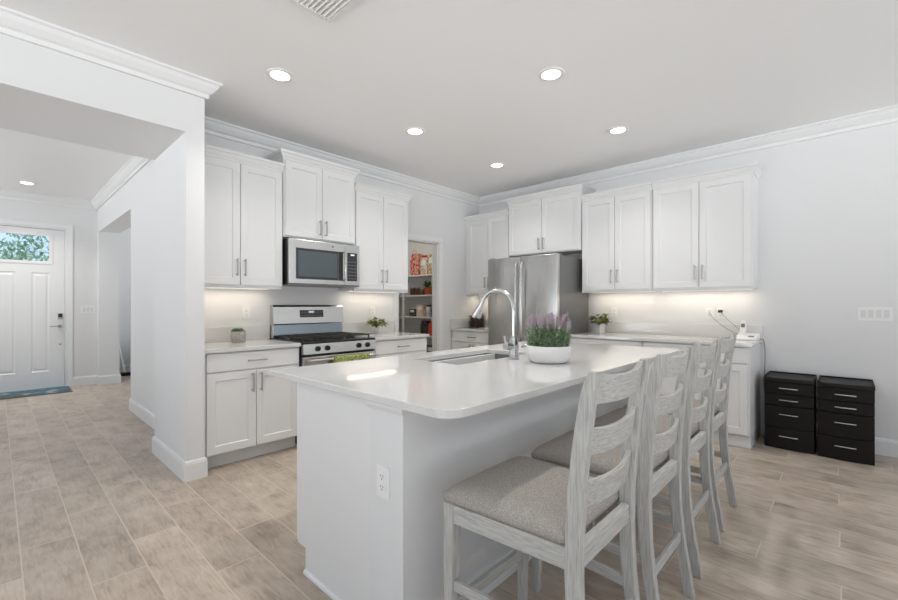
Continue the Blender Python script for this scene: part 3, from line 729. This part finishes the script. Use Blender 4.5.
# ================================================================ CHAIRS
def chair(loc, label):
    """counter stool; local origin on the floor at the centre of the back legs' outer width; faces +y"""
    t = thing('counter_stool', label, 'counter stool', (*loc, 0), 0, 'counter stools along the island')
    hw = .21; PW = .034
    ctr = [(0, -.018, .040), (.10, -.002, .040), (.22, .018, .041), (.36, .034, .043), (.5, .040, .046), (.62, .038, .046), (.75, .030, .046), (.88, .016, .044), (1.0, -.002, .040), (1.05, -.013, .034), (1.072, -.020, .022)]
    for s in (-1, 1):
        b = new(); x0 = s * hw; x1 = s * (hw - PW)
        rings = []
        for z, yc, dp in ctr:
            rings.append([b.verts.new(v) for v in ((x0, yc - dp / 2, z), (x1, yc - dp / 2, z), (x1, yc + dp / 2, z), (x0, yc + dp / 2, z))])
        for a, c in zip(rings, rings[1:]):
            for k in range(4): b.faces.new((a[k], a[(k + 1) % 4], c[(k + 1) % 4], c[k]))
        b.faces.new(rings[0]); b.faces.new(rings[-1])
        lg = obj('back_leg', b, 'woodz', t, bevel=.004)
        b = new(); box(b, min(x0, x1) + .004, max(x0, x1) - .004, -.034, -.002, -.0, .006); obj('foot_glide', b, 'rubber', lg)
    fw = .240; FY = .497
    for s in (-1, 1):
        b = new()
        x0 = s * fw; x1 = s * (fw - .042)
        rings = []
        for z, k in ((0, .030), (.25, .038), (.45, .043), (.578, .043)):
            xi = x0 - s * k
            rings.append([b.verts.new(v) for v in ((x0, FY - k, z), (xi, FY - k, z), (xi, FY, z), (x0, FY, z))])
        for a, c in zip(rings, rings[1:]):
            for k in range(4): b.faces.new((a[k], a[(k + 1) % 4], c[(k + 1) % 4], c[k]))
        b.faces.new(rings[0]); b.faces.new(rings[-1])
        obj('front_leg', b, 'woodz', t, bevel=.003)
    # seat rails
    zr0, zr1 = .515, .577
    b = new(); box(b, -fw + .042, fw - .042, FY - .034, FY - .008, zr0, zr1, .002); obj('front_rail', b, 'woodx', t)
    b = new(); box(b, -hw + PW, hw - PW, .026, .052, zr0, zr1, .002); obj('back_rail', b, 'woodx', t)
    for s in (-1, 1):
        b = new(); xa = s * (hw - .004); xb = s * (fw - .005)
        prism(b, [(xa, .055), (xa - s * .024, .055), (xb - s * .024, FY - .04), (xb, FY - .04)], 'z', zr0, zr1); obj('side_rail', b, 'woody', t, bevel=.002)
    # stretchers
    b = new(); box(b, -fw + .036, fw - .036, FY - .030, FY - .008, .20, .242, .003); obj('footrest', b, 'woodx', t)
    b = new(); box(b, -hw + PW, hw - PW, .012, .030, .228, .268, .003); obj('back_stretcher', b, 'woodx', t)
    for s in (-1, 1):
        b = new(); xa = s * (hw - .008); xb = s * (fw - .010)
        prism(b, [(xa, .036), (xa - s * .018, .036), (xb - s * .018, FY - .034), (xb, FY - .034)], 'z', .285, .32); obj('side_stretcher', b, 'woody', t, bevel=.002)
    # slats: bowed backwards, lower edge sagging towards the middle
    nseg = 14
    for z0, z1, yc in ((.682, .762, .034), (.832, .912, .018), (.978, 1.066, -.004)):
        b = new(); rings = []
        for i in range(nseg + 1):
            u = -1 + 2 * i / nseg; x = u * (hw - PW + .004); k = 1 - u * u
            y = yc - .026 * k; zb = z0 - .012 * (1 - k) * 0 - .004 * k; zt = z1 + (-.012 * k if z1 < 1.0 else -.016 * k)
            dy = (z1 - z0) * -.12
            rings.append([b.verts.new(v) for v in ((x, y - .009 - dy * .5, zb), (x, y + .009 - dy * .5, zb), (x, y + .009 + dy * .5, zt), (x, y - .009 + dy * .5, zt))])
        for a, c in zip(rings, rings[1:]):
            for k in range(4): b.faces.new((a[k], a[(k + 1) % 4], c[(k + 1) % 4], c[k]))
        b.faces.new(rings[0]); b.faces.new(rings[-1])
        obj('slat', b, 'woodx', t, bevel=.003)
    # cushion
    b = new(); N = 20; top = {}; bot = {}
    zc = .578
    def outline(u, v):
        y = .060 + (v * .5 + .5) * (FY - .060 + .012)
        hwid = (hw - .002) + (fw + .004 - hw) * (v * .5 + .5)
        if v < -.80: hwid = hwid
        return u * hwid, y
    for i in range(N + 1):
        for j in range(N + 1):
            u = -math.cos(PI * i / N); v = -math.cos(PI * j / N)
            # soften the corners of the outline
            r = max(abs(u), abs(v)); cr = .02 * (abs(u) ** 8) * (abs(v) ** 8)
            x, y = outline(u * (1 - cr), v * (1 - cr))
            eh = (1 - abs(u) ** 6) * (1 - abs(v) ** 6)
            z = zc + .018 + .042 * eh ** .45 + .004 * (1 - u * u) * (1 - v * v)
            top[i, j] = b.verts.new((x, y, z)); bot[i, j] = b.verts.new((x * .985, .25 + (y - .25) * .985, zc + .0005))
    for i in range(N):
        for j in range(N):
            b.faces.new((top[i, j], top[i + 1, j], top[i + 1, j + 1], top[i, j + 1])); b.faces.new((bot[i, j], bot[i, j + 1], bot[i + 1, j + 1], bot[i + 1, j]))
    for i in range(N):
        for a, c in (((i, 0), (i + 1, 0)), ((i + 1, N), (i, N)), ((0, i + 1), (0, i)), ((N, i), (N, i + 1))):
            b.faces.new((top[a], bot[a], bot[c], top[c]))
    cu = obj('cushion', b, 'fabric', t, smooth='all')
    return t
CY = .508
ch = chair((1.285, CY), 'nearest counter stool, its whole tweed seat in view')
dup(ch, (1.845, CY, 0), 0, 'second counter stool from the camera, between the nearest and third')
dup(ch, (2.405, CY + .008, 0), 0, 'third counter stool from the camera, next to the farthest one')
dup(ch, (2.949, CY + .02, 0), 0, 'farthest counter stool, at the far end of the island')

# ================================================================ BLACK DRAWER UNITS
def drawer_unit(loc, label, w=.335):
    t = thing('drawer_tower', label, 'storage drawers', (*loc, 0), RB, 'black storage drawer towers')
    d = .355
    def bow(x, k=.018): u = (x / w) * 2 - 1; return -k * (1 - u * u)
    def bowed(name, x0, x1, z0, z1, yf, yb, par, m='drawer_black', top=0):
        b = new(); n_ = 14; fr = []
        for i in range(n_ + 1):
            x = x0 + (x1 - x0) * i / n_
            fr.append((x, yf + bow(x)))
        poly = fr + [(x1, yb), (x0, yb)]
        prism(b, poly, 'z', z0, z1); return obj(name, b, m, par, bevel=.003)
    b = new(); box(b, .008, w - .008, .01, d, .0, .60, .003); obj('frame', b, 'plastic_black', t)
    for z0, z1 in ((.004, .183), (.188, .375), (.381, .475), (.481, .578)):
        dr = bowed('drawer', 0, w, z0, z1, 0, .3, t)
        b = new(); zz = z0 + (z1 - z0) * (.62 if z1 - z0 > .15 else .5)
        xs = [w * .5 + (k - 3) * .0205 for k in range(7)]
        pts = [(x, bow(x) - .014, zz) for x in xs]; pts = [(xs[0], bow(xs[0]) + .002, zz)] + pts + [(xs[-1], bow(xs[-1]) + .002, zz)]
        tube(b, pts, .0042, 8); obj('handle', b, M['steel'], dr, smooth=True)
    bowed('top', -.003, w + .003, .582, .615, .002, d, t, 'plastic_black')
    b = new()
    for x0, x1, y0, y1 in ((0, .008, .03, d), (w - .008, w, .03, d), (.008, w - .008, d - .01, d)): box(b, x0, x1, y0, y1, .6152, .627)
    obj('top_rim', b, 'plastic_black', t)
    return t
du = drawer_unit((4.665, .527), 'left black woven-look drawer tower, beside the base cabinet')
dup(du, (4.655, .170, 0), RB, 'right black woven-look drawer tower, farther from the cabinets')

# ================================================================ SWITCHES, OUTLETS
def plate(name, label, cat, loc, rotz, gangs, kind, grp):
    t = thing(name, label, cat, loc, rotz, grp)
    w_ = .046 * gangs + .026
    b = new(); box(b, -w_ / 2, w_ / 2, -.006, 0, -.058, .058, .002, 2); obj('cover_plate', b, 'plastic_white', t)
    for g in range(gangs):
        x = (g - (gangs - 1) / 2) * .046
        if kind == 'switch':
            b = new(); prism(b, [(-.006, -.033), (-.010, -.033), (-.0065, .033), (-.006, .033)], 'x', x - .0165, x + .0165); obj('rocker', b, 'rocker', t, bevel=.0007)
        else:
            for s in (-1, 1):
                b = new(); lathe(b, [(.0165, 0), (.0165, .0025), (0, .0025)], 20, capb=False)
                bmesh.ops.transform(b, matrix=Matrix.Translation((x, -.006, s * .0195)) @ Matrix.Rotation(R(90), 4, 'X'), verts=b.verts)
                f = obj('receptacle', b, 'plastic_white', t)
                b = new(); box(b, x - .0075, x - .005, -.0092, -.0082, s * .0195, s * .0195 + .008); box(b, x + .005, x + .0075, -.0092, -.0082, s * .0195, s * .0195 + .007)
                cyl(b, (x, -.0092, s * .0195 - .007), (x, -.0082, s * .0195 - .007), .003, seg=10); obj('slots', b, 'fridge_side', f)
    return t
plate('wall_outlet', 'white electrical outlet on the near end of the island', 'outlet', (BX0, 1.252, .595), RB, 1, 'outlet', 'white outlets')
plate('wall_outlet', 'white outlet on the wall above the succulent pot', 'outlet', (1.60, YA, 1.175), 0, 1, 'outlet', 'white outlets')
plate('wall_outlet', 'white outlet behind the leafy plant right of the range', 'outlet', (3.05, YA, 1.175), 0, 1, 'outlet', 'white outlets')
plate('wall_outlet', 'white outlet on the wall just right of the refrigerator', 'outlet', (XB, 2.02, 1.165), RB, 1, 'outlet', 'white outlets')
plate('wall_outlet', 'white outlet with black plug in it, above the telephone', 'outlet', (XB, .93, 1.165), RB, 1, 'outlet', 'white outlets')
plate('phone_jack', 'white jack plate with grey cable, left of the black plug outlet', 'wall jack', (XB, 1.03, 1.165), RB, 1, 'switch', None)
plate('light_switch', 'wide white switch plate on the bare right-hand wall', 'light switch', (XB, -.178, 1.175), RB, 4, 'switch', 'light switch plates')
plate('light_switch', 'white switch plate beside the entry door', 'light switch', (.985, 8.68, 1.18), 0, 3, 'switch', 'light switch plates')

# ================================================================ TELEPHONE
t = thing('telephone', 'white cordless telephone standing in its base on the right-hand worktop', 'telephone', (4.88, .685, .9205), RB + R(-8)); PHONE = t
b = new(); prism(b, [(-.07, .0), (.065, .0), (.065, .062), (-.07, .014)], 'x', -.085, .085); bs = obj('base', b, 'plastic_white', t, bevel=.004)
b = new(); prism(b, [(-.035, .0255), (-.005, .0365), (-.005, .039), (-.035, .028)], 'x', .015, .06); obj('display', b, 'fridge_side', bs)
b = new(); prism(b, [(.000, .036), (.035, .045), (.060, .175), (.035, .180)], 'x', -.065, -.015); hs = obj('handset', b, 'plastic_white', t, bevel=.006)
b = new(); prism(b, [(.0165, .115), (.0205, .115), (.0280, .150), (.0240, .150)], 'x', -.055, -.025); obj('screen', b, 'fridge_side', hs)
b = new(); cyl(b, (-.022, .052, .165), (-.022, .056, .19), .004, .003, 8); obj('antenna', b, 'plastic_white', hs)
b = new(); box(b, -.018, .018, -.045, -.009, -.012, .014, .004, 2)
o = obj('power_adapter', b, 'plastic_black', loc=(XB, .93, 1.185)); o.rotation_euler = (0, 0, RB); tag(o, 'small black plug in the outlet above the telephone', 'plug')
def bez(p0, p1, p2, p3, n=16):
    p0, p1, p2, p3 = map(Vector, (p0, p1, p2, p3)); return [p0 * (1 - t_) ** 3 + p1 * 3 * t_ * (1 - t_) ** 2 + p2 * 3 * t_ * t_ * (1 - t_) + p3 * t_ ** 3 for t_ in [k / n for k in range(n + 1)]]
M['cordgrey'] = mat('grey_cord', (.22, .22, .21), .6)
b = new(); tube(b, bez((5.036, 1.03, 1.17), (4.97, .98, 1.10), (4.97, .87, 1.0), (4.955, .75, .955)), .0028, 8); CORDS = [obj('phone_cord', b, 'cordgrey', smooth=True)]
b = new(); tube(b, bez((5.0, .925, 1.18), (4.96, .87, 1.12), (4.97, .82, 1.06), (4.958, .70, .96)), .0022, 8); CORDS.append(obj('power_cord', b, 'cordgrey', smooth=True))
bpy.context.view_layer.update()
for c_ in CORDS:
    c_.parent = PHONE; c_.matrix_parent_inverse = PHONE.matrix_world.inverted()
b = new(); cp_ = [(4.93, .605, .9265)] + bez((4.95, .575, .93), (4.99, .560, .92), (4.99, .558, .80), (4.99, .560, .70)) + bez((4.99, .560, .70), (4.99, .572, .50), (5.0, .535, .36), (5.0, .545, .50)) + bez((5.0, .545, .50), (5.0, .552, .62), (5.02, .575, .60), (5.02, .570, .50)) + bez((5.02, .570, .50), (5.02, .565, .34), (5.0, .540, .34), (4.98, .545, .60), 14)
tube(b, cp_, .004, 8); tag(obj('hanging_cord', b, 'cordgrey', smooth=True), 'looped dark cord hanging down the end of the rightmost base cabinet', 'cord')

# ================================================================ PLANTS & COUNTER ITEMS
# succulent
t = thing('succulent_pot', 'small grey speckled pot with a green succulent, left of the range', 'potted plant', (1.463, 3.915, .92))
b = new(); lathe(b, [(0, 0), (.050, 0), (.061, .022), (.065, .065), (.060, .098), (.054, .098), (.054, .085), (0, .085)], 28); obj('pot', b, 'pot_grey', t, smooth=True)
b = new(); rg = random.Random(7)
for cx_, cy_ in ((0, 0), (.022, .01), (-.022, .012), (.005, -.024), (.0, .03), (-.018, -.014)):
    for k in range(14):
        a = k * 2.4; el = .3 + k * .075; d = Vector((math.cos(a) * math.cos(el), math.sin(a) * math.cos(el), math.sin(el)))
        leaf(b, (cx_ * 1.3, cy_ * 1.3, .088), d, (0, 0, 1), .036, .018, -.2, 3)
o = obj('rosettes', b, 'succ', t); md = o.modifiers.new('s', 'SOLIDIFY'); md.thickness = .003
def leafy(name, label, loc, seed, m, pot_prof, R_, Hc, n, L, Wd, sq=False):
    t = thing(name, label, 'potted plant', loc, 0)
    b = new()
    if sq:
        lathe(b, pot_prof, 4); bmesh.ops.rotate(b, verts=b.verts, cent=(0, 0, 0), matrix=Matrix.Rotation(R(45 - 20), 3, 'Z')); obj('pot', b, 'pot_white', t, bevel=.003)
    else:
        lathe(b, pot_prof, 28); obj('pot', b, 'pot_white', t, smooth=True)
    rg = random.Random(seed); b = new(); st = new()
    zt = max(z for r, z in pot_prof)
    for k in range(n):
        a = rg.uniform(0, 2 * PI); rr = R_ * rg.uniform(.15, 1) ** .7; z = zt + rg.uniform(.1, 1) * Hc * (1 - .45 * (rr / R_) ** 2)
        p = Vector((rr * math.cos(a), rr * math.sin(a), z))
        if k % 3 == 0: tube(st, [(0, 0, zt - .02), p * .5 + Vector((0, 0, zt * .5)), p], .0015, 5)
        d = Vector((math.cos(a + rg.uniform(-.8, .8)), math.sin(a + rg.uniform(-.8, .8)), rg.uniform(-.3, .7)))
        leaf(b, p, d, (0, 0, 1), L * rg.uniform(.7, 1.2), Wd * rg.uniform(.8, 1.2), rg.uniform(.1, .5), 4)
    obj('leaves', b, m, t); obj('stems', st, m, t)
    b = new(); lathe(b, [(0, 0), (pot_prof[-2][0] * .96, 0)], 16, c=(0, 0, zt - .012), capb=False); obj('soil', b, 'soil', t)
    return t
pp = [(0, 0), (.034, 0), (.044, .07), (.040, .07), (.038, .06), (0, .058)]
leafy('leafy_plant', 'leafy green plant in a small white pot right of the range', (2.965, 3.90, .92), 3, 'green2', [(0, 0), (.034, 0), (.046, .095), (.041, .095), (0, .085)], .10, .09, 110, .06, .04)
leafy('leafy_plant', 'yellow-green plant in a white square pot right of the refrigerator', (4.80, 2.09, .92), 5, 'green2', [(0, 0), (.050, 0), (.062, .115), (.056, .115), (0, .10)], .10, .125, 130, .065, .04, sq=True)
# lavender
t = thing('lavender_planter', 'oval white planter of lilac lavender on the island worktop', 'potted plant', (2.188, 1.258, .92))
b = new(); lathe(b, [(0, 0), (.092, 0), (.110, .010), (.123, .045), (.127, .092), (.123, .098), (.118, .094), (.116, .085), (0, .083)], 48, sx=1, sy=1); obj('bowl', b, 'pot_white', t, smooth=True)
b = new(); lathe(b, [(0, .084), (.1115, .084)], 32, capb=False); obj('soil', b, 'soil', t)
rg = random.Random(11); lv = new(); fl = new()
for k in range(330):
    a = rg.uniform(0, 2 * PI); r0 = .112 * math.sqrt(rg.random()); base_ = Vector((r0 * math.cos(a), r0 * math.sin(a), .085))
    lean = Vector((math.cos(a), math.sin(a), 0)) * (r0 / .112) * rg.uniform(0, .022) + Vector((rg.uniform(-.012, .012), rg.uniform(-.012, .012), 0))
    h_ = rg.uniform(.07, .125)
    for i in range(7):
        s_ = (i + .5) / 7; p = base_ + lean * s_ + Vector((0, 0, h_ * s_)); aa = rg.uniform(0, 2 * PI)
        leaf(lv, p, (math.cos(aa), math.sin(aa), .9), (0, 0, 1), rg.uniform(.022, .038), .0085, .1, 2)
    if k % 3 == 0:
        tip = base_ + lean * 1.4 + Vector((0, 0, h_ + rg.uniform(.015, .035))); 
        tube(lv, [base_, base_ + lean + Vector((0, 0, h_)), tip], .0011, 4)
        for i in range(9):
            p = tip + Vector((0, 0, i * .0055)); 
            for j in range(4):
                aa = j * PI / 2 + i * .7
                leaf(fl, p, (math.cos(aa), math.sin(aa), .8), (0, 0, 1), .0095, .0065, .1, 2)
obj('foliage', lv, 'lavgreen', t); obj('flowers', fl, 'lilac', t)
# basket with leaves in the far corner
t = thing('wire_basket', 'dark wire basket of dried leaves on the corner worktop', 'basket', (4.80, 3.93, .92))
b = new(); w2, d2, h2 = .10, .07, .17
for z in (.004, .045, .09, .13, h2):
    r_ = .003 if z < h2 else .005
    tube(b, [(-w2, -d2, z), (w2, -d2, z), (w2, d2, z), (-w2, d2, z), (-w2, -d2, z)], r_, 6)
for k in range(11):
    x = -w2 + 2 * w2 * k / 10
    for y in (-d2, d2): cyl(b, (x, y, 0.002), (x, y, h2), .003, seg=6)
for k in range(1, 7):
    y = -d2 + 2 * d2 * k / 7
    for x in (-w2, w2): cyl(b, (x, y, 0.002), (x, y, h2), .003, seg=6)
obj('wire_cage', b, 'wicker', t)
b = new(); box(b, -w2 + .012, w2 - .012, -d2 + .012, d2 - .012, .002, h2 - .03, .01, 2); obj('liner', b, 'wicker', t)
rg = random.Random(9); b = new()
for k in range(60):
    p = Vector((rg.uniform(-.08, .08), rg.uniform(-.05, .05), rg.uniform(.14, .21)))
    leaf(b, p, (rg.gauss(0, 1), rg.gauss(0, 1), rg.uniform(0, 1)), (0, 0, 1), rg.uniform(.04, .07), .03, .3, 3)
M['dryleaf'] = noise_mix(mat('dried_leaf', rough=.8), (.08, .035, .02), (.32, .20, .12), 30)
obj('dried_leaves', b, 'dryleaf', t)

# ================================================================ PANTRY
SHX = 4.73
lvl = [.40, .755, 1.060, 1.415, 1.742]
for i, z in enumerate(lvl):
    b = new(); box(b, SHX, XB - .001, 4.30, 5.94, z - .022, z)
    o = obj('pantry_shelf', b, 'trim', bevel=.002)
    tag(o, ['lowest white pantry shelf in view', 'white pantry shelf under the red bag', 'white pantry shelf holding the floral tin', 'white pantry shelf holding the orange pot', 'topmost white pantry shelf, holding the red gift bag'][i], 'shelf', 'white shelves in the pantry')
b = new(); box(b, SHX - .012, SHX + .0, 5.46, 5.50, 0, 2.2)
o = obj('shelf_upright', b, 'trim', bevel=.002); tag(o, 'slim white upright in front of the pantry shelves', 'shelf upright')
def P(name, label, cat, y, z, w_, d_, h_, color, kind='box', x=None, color2=None, group='goods on the pantry shelves'):
    x = x or SHX + .03 + d_ / 2
    m = noise_mix(mat(name + '_surface', rough=.5), color, color2 or color, 28, lo=.45, hi=.55)
    if kind == 'box':
        t = thing(name, label, cat, (x, y, z), 0, group)
        b = new(); box(b, -d_ / 2, d_ / 2, -w_ / 2, w_ / 2, 0, h_, .003, 2); obj('carton', b, m, t)
        b = new(); box(b, -d_ / 2 - .001, -d_ / 2 + .0005, -w_ * .3, w_ * .3, h_ * .55, h_ * .85); obj('front_label', b, M['plastic_white'], t)
    elif kind == 'jar':
        t = thing(name, label, cat, (x, y, z), 0, group)
        r = w_ / 2; b = new(); lathe(b, [(0, 0), (r * .95, 0), (r, .006), (r, h_ * .78), (r * .75, h_ * .86), (r * .75, h_ * .88)], 24, capt=True); obj('jar_body', b, m, t, smooth=True)
        b = new(); lathe(b, [(r * .8, h_ * .86), (r * .8, h_), (0, h_)], 24, capb=True); obj('lid', b, 'plastic_black' if sum(color) > .6 else 'nickel', t, smooth=True)
    elif kind == 'bag':
        t = thing(name, label, cat, (x, y, z), 0, group)
        b = new(); prism(b, [(-w_ / 2, 0), (w_ / 2, 0), (w_ / 2 * 1.02, h_ * .7), (w_ * .3, h_), (-w_ * .32, h_ * .97), (-w_ / 2, h_ * .72)], 'x', -d_ / 2, d_ / 2)
        obj('bag_body', b, m, t, bevel=.012)
        b = new(); tube(b, [(-d_ / 2 - .003, -w_ * .2, h_ * .9), (-d_ / 2 - .006, -w_ * .15, h_ * 1.1), (-d_ / 2 - .006, w_ * .15, h_ * 1.1), (-d_ / 2 - .003, w_ * .2, h_ * .9)], .004, 6); obj('bag_handle', b, m, t)
    return t
L1, L2, L3, L4, L5 = lvl
P('gift_bag', 'red and white bag on the top pantry shelf', 'bag', 5.235, L5, .24, .12, .37, (.50, .02, .02), 'bag', color2=(.62, .40, .30))
P('food_carton', 'cream and brown carton on the top pantry shelf, beside the red bag', 'carton', 5.02, L5, .155, .09, .28, (.50, .38, .25), 'box', color2=(.75, .70, .60))
P('food_carton', 'tall cream and orange carton at the right end of the top pantry shelf', 'carton', 4.85, L5, .155, .09, .32, (.50, .25, .09), 'box', color2=(.70, .60, .42))
t = thing('gift_bow', 'red bow lying on top of the cream carton beside the red bag', 'bow', (4.80, 5.02, L5 + .2805), 0)
b = new()
for k in range(10):
    a_ = k * PI / 5; rr_ = .05
    tube(b, [(0, 0, .004), (rr_ * .5 * math.cos(a_), rr_ * .5 * math.sin(a_) * 1.4, .04), (rr_ * math.cos(a_), rr_ * math.sin(a_) * 1.4, .02), (0, 0, .006)], .006, 6)
obj('ribbon_loops', b, mat('red_ribbon', (.55, .02, .02), .35), t, smooth=True)
P('spice_jar', 'dark brown jar on the second pantry shelf, at its left', 'jar', 5.33, L4, .10, .10, .14, (.08, .03, .02), 'jar')
P('spice_jar', 'dark brown jar on the second pantry shelf, in the middle', 'jar', 5.215, L4, .10, .10, .13, (.10, .04, .03), 'jar')
P('spice_jar', 'brown jar directly left of the orange pot', 'jar', 5.10, L4, .10, .10, .11, (.14, .08, .05), 'jar')
P('spice_jar', 'pale jar at the right end of the second pantry shelf', 'jar', 4.785, L4, .11, .11, .20, (.5, .5, .42), 'jar', color2=(.2, .25, .12))
t = thing('herb_pot', 'orange pot with dark greenery on the second pantry shelf', 'potted plant', (4.82, 4.965, L4))
b = new(); lathe(b, [(0, 0), (.055, 0), (.078, .12), (.070, .12), (0, .105)], 24); obj('pot', b, mat('terracotta', (.45, .12, .03), .7), t, smooth=True)
b = new(); rg = random.Random(21)
for k in range(50): leaf(b, (rg.uniform(-.05, .05), rg.uniform(-.05, .05), .115 + rg.uniform(0, .06)), (rg.gauss(0, 1), rg.gauss(0, 1), rg.uniform(.2, 1.5)), (0, 0, 1), .07, .035, .2, 3)
obj('leaves', b, 'green', t)
P('tea_box', 'small dark box on the third pantry shelf, left of the floral tin', 'box', 5.30, L3, .15, .10, .125, (.03, .025, .02), 'box', color2=(.12, .09, .07))
P('floral_tin', 'white tin with orange flowers on the third pantry shelf', 'tin', 5.115, L3, .165, .10, .19, (.70, .67, .60), 'box', color2=(.72, .42, .25))
P('striped_canister', 'pale grey canister right of the floral tin', 'canister', 4.95, L3, .10, .10, .19, (.45, .45, .45), 'jar', color2=(.7, .7, .68))
P('black_canister', 'black canister at the right end of the third pantry shelf', 'canister', 4.82, L3, .10, .10, .17, (.02, .02, .03), 'jar', color2=(.1, .1, .12))
P('black_pouch', 'black pouch on the fourth pantry shelf, left of the bright red bag', 'bag', 5.02, L2, .17, .11, .24, (.015, .015, .02), 'bag', color2=(.05, .05, .05))
P('red_pouch', 'bright red bag on the fourth pantry shelf', 'bag', 4.845, L2, .155, .10, .22, (.60, .07, .02), 'bag')
P('storage_crate', 'dark grey crate on the lowest pantry shelf in view', 'crate', 4.86, L1, .22, .2, .20, (.05, .05, .055), 'box', color2=(.12, .12, .12))
t = thing('added_pantry_light', 'unseen round light added on the pantry ceiling to brighten the pantry', 'ceiling light', (4.1, 5.1, H))  # fixture out of view, added to light the pantry interior
b = new(); lathe(b, [(0, -.04), (.10, -.035), (.12, -.001)], 28, capb=False); obj('shade', b, 'lampglow', t)
area('pantry_fill_lamp', (0, 0, -.05), .2, .2, 7, (1, .93, .8), t, shape='DISK')

# ================================================================ SIDE ROOM ITEMS
t = thing('stick_vacuum', 'white stick vacuum leaning in the room beyond the hall opening', 'vacuum', (1.56, 9.30, 0))
b = new(); tube(b, [(.0, 0, .05), (-.04, .1, .35), (-.07, .2, .60)], [.013, .016, .018], 10); obj('pole', b, 'plastic_white', t, smooth=True)
b = new(); box(b, -.06, .09, -.05, .05, 0, .06, .015, 2); obj('floor_head', b, 'plastic_black', t)
b = new(); tube(b, [(-.07, .20, .58), (-.085, .22, .66), (-.06, .24, .70)], .02, 10); obj('grip', b, 'plastic_black', t, smooth=True)
t = thing('laundry_hamper', 'dark grey hamper standing right of the stick vacuum', 'hamper', (1.86, 9.44, 0))
b = new(); lathe(b, [(0, 0), (.15, 0), (.17, .05), (.17, .50), (.15, .52), (.13, .50), (0, .48)], 24); obj('hamper_body', b, mat('grey_cloth', (.16, .16, .16), .9), t, smooth=True)
b = new(); tube(b, [(-.06, -.17, .44), (-.05, -.20, .38), (.05, -.20, .38), (.06, -.17, .44)], .008, 8); obj('hamper_handle', b, 'plastic_black', t, smooth=True)
